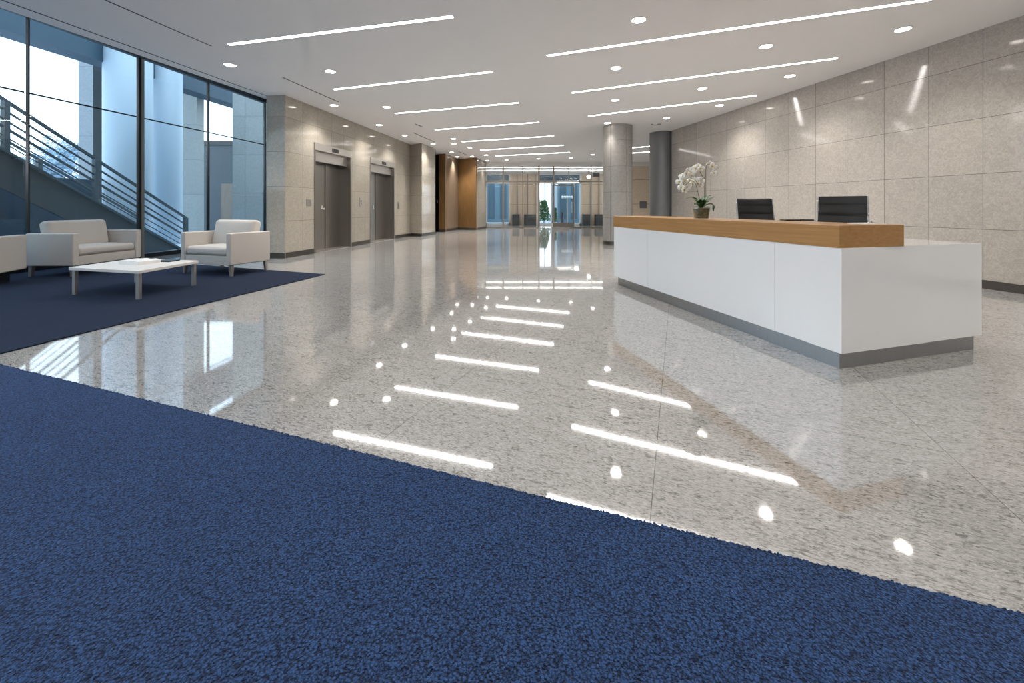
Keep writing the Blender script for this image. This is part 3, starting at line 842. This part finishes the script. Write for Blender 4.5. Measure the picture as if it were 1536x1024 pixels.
# ------------------------------------------------------------------ entrance glazing at the far end
GX = [-1.54, -.53, .64, 1.62, 2.5, 3.41, 4.76, 6.0, 7.06]
GY = 24.05
for i in range(len(GX)-1):
    w = bpy.data.objects.new('window_%d' % (20+i), None); COL.objects.link(w); w.location = (GX[i], GY, 0); struct(w)
    Ln = GX[i+1]-GX[i]; dr = i == 4
    f = MB()
    if i == 3: f.box(Ln-.045, Ln+.045, -.06, .06, 0, 3.72)
    elif i == 4: f.box(Ln-.02, Ln+.02, -.03, .03, 2.83, 3.72)
    else:
        k = .05 if i in (0, 2, 6) else .022
        f.box(Ln-k, Ln+k, -.05, .05, 0, 3.72)
    f.box(0, Ln, -.03, .03, 2.76, 2.83)
    if i not in (3, 4): f.box(0, Ln, -.03, .03, .0, .06)
    f.build('window_frame', M_mull, w)
    if i not in (4,): MB().box(.02, Ln-.02, -.006, .006, .06 if i != 3 else .0, 2.76).build('pane', M_glass2, w)
    MB().box(.02, Ln-.02, -.006, .006, 2.83, 3.72).build('pane', M_glass2, w)
# swung-open glass door leaf in the opening
dr = bpy.data.objects.new('door_1', None); COL.objects.link(dr); dr.location = (2.62, 25.6, 0); struct(dr)
d = MB(); d.box(0, .09, -.03, .03, .0, 2.7); d.box(1.28, 1.36, -.03, .03, 0, 2.7); d.box(.09, 1.28, -.03, .03, .02, .26); d.box(.09, 1.28, -.03, .03, 2.62, 2.7)
d.build('door_frame', M_mull, dr); MB().box(.09, 1.28, -.006, .006, .26, 2.62).build('pane', M_glass2, dr)
MB().tube([(1.2, -.06, .9), (1.2, -.06, 1.6)], .018, 10).build('door_handle', M_chrome, dr, smooth=True)
# vestibule shell
struct(MB().box(-2.2, 12.1, 24.12, 28.7, 3.75, 3.9).build('ceiling', M_ceil))
wall('wall_left', (-1.95, 24.1), (-1.95, 28.5), 0, 3.75, M_pier, .1, base=False)
for y, l in ((24.75, 'nearer long glowing light line inside the glass entrance lobby'), (26.6, 'farther long glowing light line inside the glass entrance lobby')):
    t = thing('linear_ceiling_light', l, 'ceiling light', (3.0, y, 3.75), 0, 'entrance lobby light lines')
    MB().box(-4.8, 4.6, -.07, .07, -.03, 0).build('housing', M_white, t)
    MB().box(-4.75, 4.55, -.06, .06, -.036, -.031).build('diffuser', M_cove, t)
FY = 28.5
struct(MB().box(-2, 12, FY, FY+.25, 3.62, 3.75).build('wall_far', M_ceil))
for x0, x1 in ((-.12, 1.80), (4.95, 12.0)):
    wall('wall_far', (x0, FY-.05), (x1, FY-.05), 0, 3.62, M_pier, .4, base=False)
for x0, x1 in ((.33, .40), (1.05, 1.14), (1.62, 1.68), (5.55, 5.63), (6.15, 6.22)):
    struct(MB().box(x0, x1, FY-.10, FY-.04, 0, 3.62).build('trim_3', M_mull))
for i, (x0, x1, divs) in enumerate(((-1.85, -.12, (.0,)), (1.80, 4.95, (1.0, 2.6)))):
    w = bpy.data.objects.new('window_%d' % (30+i), None); COL.objects.link(w); w.location = (x0, FY, 0); struct(w); Ln = x1-x0
    f = MB(); f.box(0, .07, -.06, .06, 0, 3.62); f.box(Ln-.12, Ln, -.06, .06, 0, 3.62); f.box(0, Ln, -.06, .06, 2.95, 3.15); f.box(0, Ln, -.06, .06, 3.56, 3.62); f.box(0, Ln, -.06, .06, 0, .12)
    for q in divs:
        if q: f.box(q-.04, q+.04, -.05, .05, 0, 3.15)
    f.build('window_frame', M_white, w)
    MB().box(.05, Ln-.05, -.006, .006, .1, 2.95).build('pane', M_glass2, w)
    MB().box(.05, Ln-.05, -.006, .006, 3.15, 3.56).build('pane', M_glass2, w)
    struct(MB().box(x0, x1, FY+.5, FY+.6, 3.12, 3.62).build('trim_4', M_bluebld2))
t = thing('linear_ceiling_light', 'bright bar light over the entrance doorway', 'ceiling light', (3.95, FY-.25, 2.98), 0)
MB().box(-.76, .76, -.05, .05, .0, .14).build('housing', M_white, t); MB().box(-.75, .75, -.056, -.05, .005, .135).build('diffuser', M_cove, t)
for x, w, l in ((.27, .5, 'leftmost dark grey box standing against the cream pier left of the shrub'), (1.26, .82, 'wider dark grey box against the cream pier, just left of the shrub'),
                (5.20, .50, 'dark grey box against the cream pier just right of the entrance doorway'), (6.20, .74, 'dark grey box half hidden behind the stone column')):
    o = MB().box(-w/2, w/2, -.28, .28, 0, .76).build('planter_box', M_box, loc=(x, 28.05, 0), bevel=.01); tag(o, l, 'box', 'dark grey boxes in the entrance lobby')

tag(MB().box(7.66, 8.08, 23.96, 24.0, 1.20, 1.62).build('wall_plate', M_gun, bevel=.004), 'small grey square plate on the cream wall seen between the two columns', 'wall plate')
t = thing('hanging_box', 'small dark box hanging high inside the entrance lobby', 'box', (5.46, 26.0, 3.24))
MB().box(-.22, .22, -.06, .06, 0, .27).build('housing', M_box, t, bevel=.01); MB().tube([(0, 0, .27), (0, 0, .51)], .015, 8).build('rod', M_dark, t)
t = thing('globe_lamp', 'small round glowing lamp high on the lobby pier by the column', 'lamp', (4.98, 26.0, 3.24))
MB().lathe([(.02, -.12), (.09, -.08), (.125, 0), (.09, .08), (.02, .12)], 20).build('globe', M_cove, t, smooth=80); MB().tube([(0, 0, .12), (0, 0, .51)], .012, 8).build('rod', M_dark, t)

# ------------------------------------------------------------------ outside, beyond the entrance
struct(MB().box(-60, 60, 28.7, 90, -.12, -.02).build('ground', M_pave))
def shrub(loc, h, r_, n, label):
    t = thing('shrub', label, 'shrub', loc)
    m = MB()
    for k in range(n):
        a = random.uniform(0, 6.283); rr = r_*random.random()**.5; z = h*(.15+.85*random.random()); rr *= (1.15-z/h*.7)
        c = Vector((rr*math.cos(a), rr*math.sin(a), z)); d = Vector((random.uniform(-1, 1), random.uniform(-1, 1), random.uniform(-.2, 1))).normalized()*.11
        s_ = d.cross(Vector((random.uniform(-1, 1), random.uniform(-1, 1), .3))).normalized()*.035
        m.add([c-d*.5, c+s_, c+d, c-s_], [(0, 1, 2, 3)])
    m.build('foliage', M_shrub, t)
    b = MB(); b.tube([(0, 0, 0), (0, 0, h*.5)], .03, 8)
    for k in range(5): b.tube([(0, 0, h*.2), (r_*.5*math.cos(k*1.3), r_*.5*math.sin(k*1.3), h*.7)], .012, 6)
    b.build('stem', M_stem, t)
shrub((2.32, 29.6, 0), 1.75, .60, 1300, 'leafy green shrub outside the left entrance pane')
shrub((3.25, 30.1, 0), 1.2, .20, 300, 'smaller green shrub beside the entrance door frame')
def block(name, x0, x1, y0, y1, z1, m, label, cat='building', win=None):
    t = thing(name, label, cat, ((x0+x1)/2, (y0+y1)/2, -.02)); w = (x1-x0)/2; d = (y1-y0)/2
    MB().box(-w, w, -d, d, 0, z1).build('wall', m, t)
    MB().box(-w-.08, w+.08, -d-.08, d+.08, z1, z1+.2).build('roof_edge', M_bluebld2, t)
    n = max(2, int(2*w/.7))
    for k in range(n):
        x = -w+2*w*(k+.5)/n
        MB().box(x-w/n*.55, x+w/n*.55, -d-.03, -d+.02, .3, z1-.3).build('window', M_bluebld2, t)
block('building', -2.25, -.25, 34, 38, 3.6, M_bluebld, 'blue-grey building seen through the left entrance window')
block('building', 3.75, 5.6, 33, 37, 6.5, M_bluebld, 'blue building seen through the entrance doorway')
for x, r_, l in ((2.38, .05, 'left of two thin poles outside the entrance glass'), (2.95, .07, 'right of two thin poles outside the entrance glass')):
    o = MB().lathe([(r_, 0), (r_, 5.2)], 12).build('pole', M_bluebld, loc=(x*31.5/29, 31.5, -.02), smooth=True); tag(o, l, 'pole', 'poles outside the entrance')
lp = thing('lamp_post', 'slender lamp post with cluster head outside the doorway', 'lamp post', (4.12, 29.9, -.02))
MB().tube([(0, 0, 0), (0, 0, 1.95)], [.05, .03], 12).build('pole', M_mull, lp, smooth=True)
MB().lathe([(.14, 0), (.10, .5), (.10, .9)], 16, (-.35, 0)).build('bollard', M_box, lp)
for k in range(5):
    MB().lathe([(.02, 1.92), (.09, 1.98), (.10, 2.08), (.03, 2.14)], 14, ((k-2)*.17, 0)).build('lamp_globe', M_white, lp, smooth=True)

# ------------------------------------------------------------------ outside, beyond the left windows
struct(MB().prism([(-70, -30), (-10.62, -30), (-10.62, -4.2), (-8.75, 14.1), (-8.75, 80), (-70, 80)], -.5, -.12).build('ground', M_snow))
EX = lambda Y: -12+.1*Y
def ep(Y, z, off=0): return Vector((EX(Y)+off, Y, z))
st = thing('staircase', 'outdoor steel staircase with railings descending behind the windows', 'staircase', (EX(9), 9, -.1))
base = Vector((EX(9), 9, -.1))
def ez(Y): return 2.48-.62*(Y-8.7)      # top of the stringer
def sl(p): return Vector(p)-base
for off in (0, -1.5):
    m = MB(); y0, y1 = 3.5, 12.9
    yb = 8.7+(2.48-.8+.1)/.62; yt = 8.7+(2.48+.1)/.62
    pts = [(y0, ez(y0)), (yt, -.1), (yb, -.1), (y0, ez(y0)-.8)]
    vs = [sl((EX(y)+off, y, max(-.1, z))) for y, z in pts]+[sl((EX(y)+off-.06, y, max(-.1, z))) for y, z in pts]
    m.add(vs, [(0, 1, 2, 3), (7, 6, 5, 4), (0, 4, 5, 1), (1, 5, 6, 2), (2, 6, 7, 3), (3, 7, 4, 0)])
    m.build('stringer', M_exts, st)
    if off == 0:
        q = MB(); q.add([sl((EX(y)+o_, y, z+e_)) for e_ in (0, .06) for y, z, o_ in ((y0, ez(y0)-.82, -.02), (yb, -.12, -.02), (yb, -.12, -1.52), (y0, ez(y0)-.82, -1.52))],
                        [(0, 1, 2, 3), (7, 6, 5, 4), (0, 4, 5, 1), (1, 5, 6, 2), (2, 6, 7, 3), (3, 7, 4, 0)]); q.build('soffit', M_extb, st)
    cp = MB(); cp.bar(sl(ep(y0, ez(y0)+.02, off)), sl(ep(y1, ez(y1)+.02, off)), .16, .05); cp.build('stringer_cap', M_extrail, st)
for k in range(28):
    y = 3.7+k*.33; z = ez(y)-.15
    if z < 0: break
    MB().box(0, 1.42, 0, .33, -.04, 0).build('tread', M_exts, st, loc=sl((EX(y)-1.48, y, z)))
for off in (0, -1.5):
    for dz, w in ((1.15, .05), (.62, .03)) if off else ((1.15, .06), (.93, .035), (.72, .03), (.55, .045), (.36, .02), (.2, .018)):
        ye = 13.1 if dz > .4 else 12.9
        MB().bar(sl(ep(3.5, ez(3.5)+dz, off)), sl(ep(ye, ez(ye)+dz, off)), w, w).build('handrail' if dz > 1.1 else 'rail', M_extrail, st)
    for y in (4.6, 6.6, 8.78, 9.15 if off else 8.781, 10.52, 13.1):
        MB().box(-.05, .05, -.05, .05, 0, 1.15).build('post', M_extrail, st, loc=sl(ep(y, ez(y), off)))
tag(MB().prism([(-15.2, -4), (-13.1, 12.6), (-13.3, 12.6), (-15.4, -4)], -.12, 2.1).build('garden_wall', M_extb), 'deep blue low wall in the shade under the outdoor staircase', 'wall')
for x, y, r_, m, l in ((-12.75, 13.3, .62, M_extcol, 'wide pale round column outside, left of the thick window mullion'), (-12.9, 14.9, .50, M_extcol, 'pale round column outside, right of the thick window mullion')):
    tag(MB().lathe([(r_, -.12), (r_, 8.5)], 48).build('column', m, loc=(x, y, 0), smooth=True), l, 'column', 'round columns outside')
tag(MB().box(-16.15, -15.6, 14.9, 15.3, -.12, 8.5).build('pillar', M_stoneX), 'square grey concrete pillar outside beside the snowy trees', 'column')
tag(MB().box(-15.5, -13.55, 17.2, 17.6, -.12, 8.5).build('outer_wall', M_stoneX2), 'pale stone wall outside behind the round columns', 'wall')
tag(MB().box(-10.9, -8.9, 15.6, 16.4, -.12, 8.5).build('stone_pier', M_stoneX2), 'pale stone pier outside at the right end of the windows', 'pier')
bm_ = [(-15+.1*0, -6), (-12.6, 24), (-12.0, 24), (-14.2, -6)]
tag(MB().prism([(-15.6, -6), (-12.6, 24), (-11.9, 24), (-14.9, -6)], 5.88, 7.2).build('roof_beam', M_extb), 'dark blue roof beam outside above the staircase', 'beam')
t = thing('building', 'low dark building outside the third window from the sofa', 'building', (-16.0, 22, -.12))
MB().box(-1.6, 3.5, -1.2, 1.2, 0, 4.6).build('wall', M_exts, t); MB().box(-1.7, 3.6, -1.3, 1.3, 4.6, 4.8).build('roof_edge', M_dark, t)
MB().box(.9, 1.5, -1.24, -1.2, 0.1, 2.6).build('door', M_taupe, t)  # added warm panel, imitates the elevator's reflection in the window glass
# snowy slope and frosted trees
m = MB(); nx, ny = 24, 24; vs = []
for i in range(nx+1):
    for j in range(ny+1):
        x = -18-45*i/nx; y = -10+60*j/ny
        vs.append((x, y, -.2+1.9*min(1, i/6)+.5*math.sin(x*.4)*math.cos(y*.35)+random.uniform(-.1, .1)))
m.add(vs, [(i*(ny+1)+j, i*(ny+1)+j+1, (i+1)*(ny+1)+j+1, (i+1)*(ny+1)+j) for i in range(nx) for j in range(ny)])
struct(m.build('ground', M_snow, smooth=60))
def tree(loc, h, label, seed):
    rnd = random.Random(seed); t = thing('tree', label, 'tree', loc, group='frosted trees on the snowy slope')
    tr = MB(); tr.tube([(0, 0, 0), (0, 0, h*.35)], [.10, .07], 7); tr.build('trunk', M_twig, t)
    br = MB()
    def rec(p, d, ln, r_, dep):
        q = p+d*ln; br.tube([p, q], [r_, r_*.65], 4)
        if dep == 0: return
        for k in range(4 if dep > 1 else 5):
            nd = (d+Vector((rnd.uniform(-1, 1), rnd.uniform(-1, 1), rnd.uniform(-.25, .7)))*.8).normalized()
            rec(p+d*ln*rnd.uniform(.5, 1), nd, ln*rnd.uniform(.6, .8), r_*.6, dep-1)
    rec(Vector((0, 0, h*.3)), Vector((0, 0, 1)), h*.24, .07, 5)
    br.build('branches', M_twig, t)
    lf_ = MB()
    for k in range(900):
        a = rnd.uniform(0, 6.283); z = h*(.3+.65*rnd.random()); rr = h*.33*rnd.random()**.5*(1.2-abs(z/h-.6)*1.3)
        c = Vector((rr*math.cos(a), rr*math.sin(a), z)); d = Vector((rnd.uniform(-1, 1), rnd.uniform(-1, 1), rnd.uniform(-.5, .5)))*.10
        s_ = Vector((rnd.uniform(-1, 1), rnd.uniform(-1, 1), rnd.uniform(-1, 1)))*.06
        lf_.add([c-d, c+s_, c+d, c-s_], [(0, 1, 2, 3)])
    lf_.build('frosted_foliage', M_frost, t)
for i, (x, y, z, h, l) in enumerate(((-20.4, 17.0, .2, 3.3, 'frosted tree showing just right of the thin black mullion'), (-22.9, 20.2, .5, 3.9, 'frosted tree in the middle of the stair railings'),
                                  (-26.0, 23.6, 1.0, 4.6, 'tall frosted tree beside the square concrete pillar'), (-17.0, 13.6, -.3, 2.7, 'small frosted tree at the far left, left of the mullion'), (-31.0, 27.6, 1.5, 4.6, 'hazy frosted tree farthest up the snowy slope'))):
    tree((x, y, z), h, l, 11+i)

# ------------------------------------------------------------------ light of day
w = bpy.data.worlds.new('sky'); sc.world = w; w.use_nodes = True
nt = w.node_tree; bg = nt.nodes['Background']
tc = N(nt, 'ShaderNodeTexCoord'); sp = N(nt, 'ShaderNodeSeparateXYZ'); L(nt, tc.outputs['Generated'], sp.inputs[0])
rp = N(nt, 'ShaderNodeMapRange'); rp.inputs[1].default_value = -.05; rp.inputs[2].default_value = .6; L(nt, sp.outputs[2], rp.inputs[0])
c = mixc(nt, rp.outputs[0], (.86, .94, 1.0), (.60, .79, 1.0))
L(nt, c, bg.inputs[0]); bg.inputs[1].default_value = 2.7

# ------------------------------------------------------------------ camera
cam = bpy.data.cameras.new('camera'); co = bpy.data.objects.new('camera', cam); COL.objects.link(co)
co.location = (0, 0, H); co.rotation_euler = (R(90), 0, 0)
cam.sensor_width = 36; cam.lens = F/1536*36; cam.shift_y = -(512-HY)/1536; cam.clip_start = .05; cam.clip_end = 300
sc.camera = co
sc.view_settings.view_transform = 'Standard'; sc.view_settings.look = 'None'; sc.view_settings.gamma = 1; sc.view_settings.use_curve_mapping = False
sc.view_settings.exposure = 0.38
sc.cycles.use_denoising = True
sc.cycles.max_bounces = 10; sc.cycles.diffuse_bounces = 5; sc.cycles.glossy_bounces = 5; sc.cycles.transparent_max_bounces = 16
sc.cycles.sample_clamp_indirect = 6
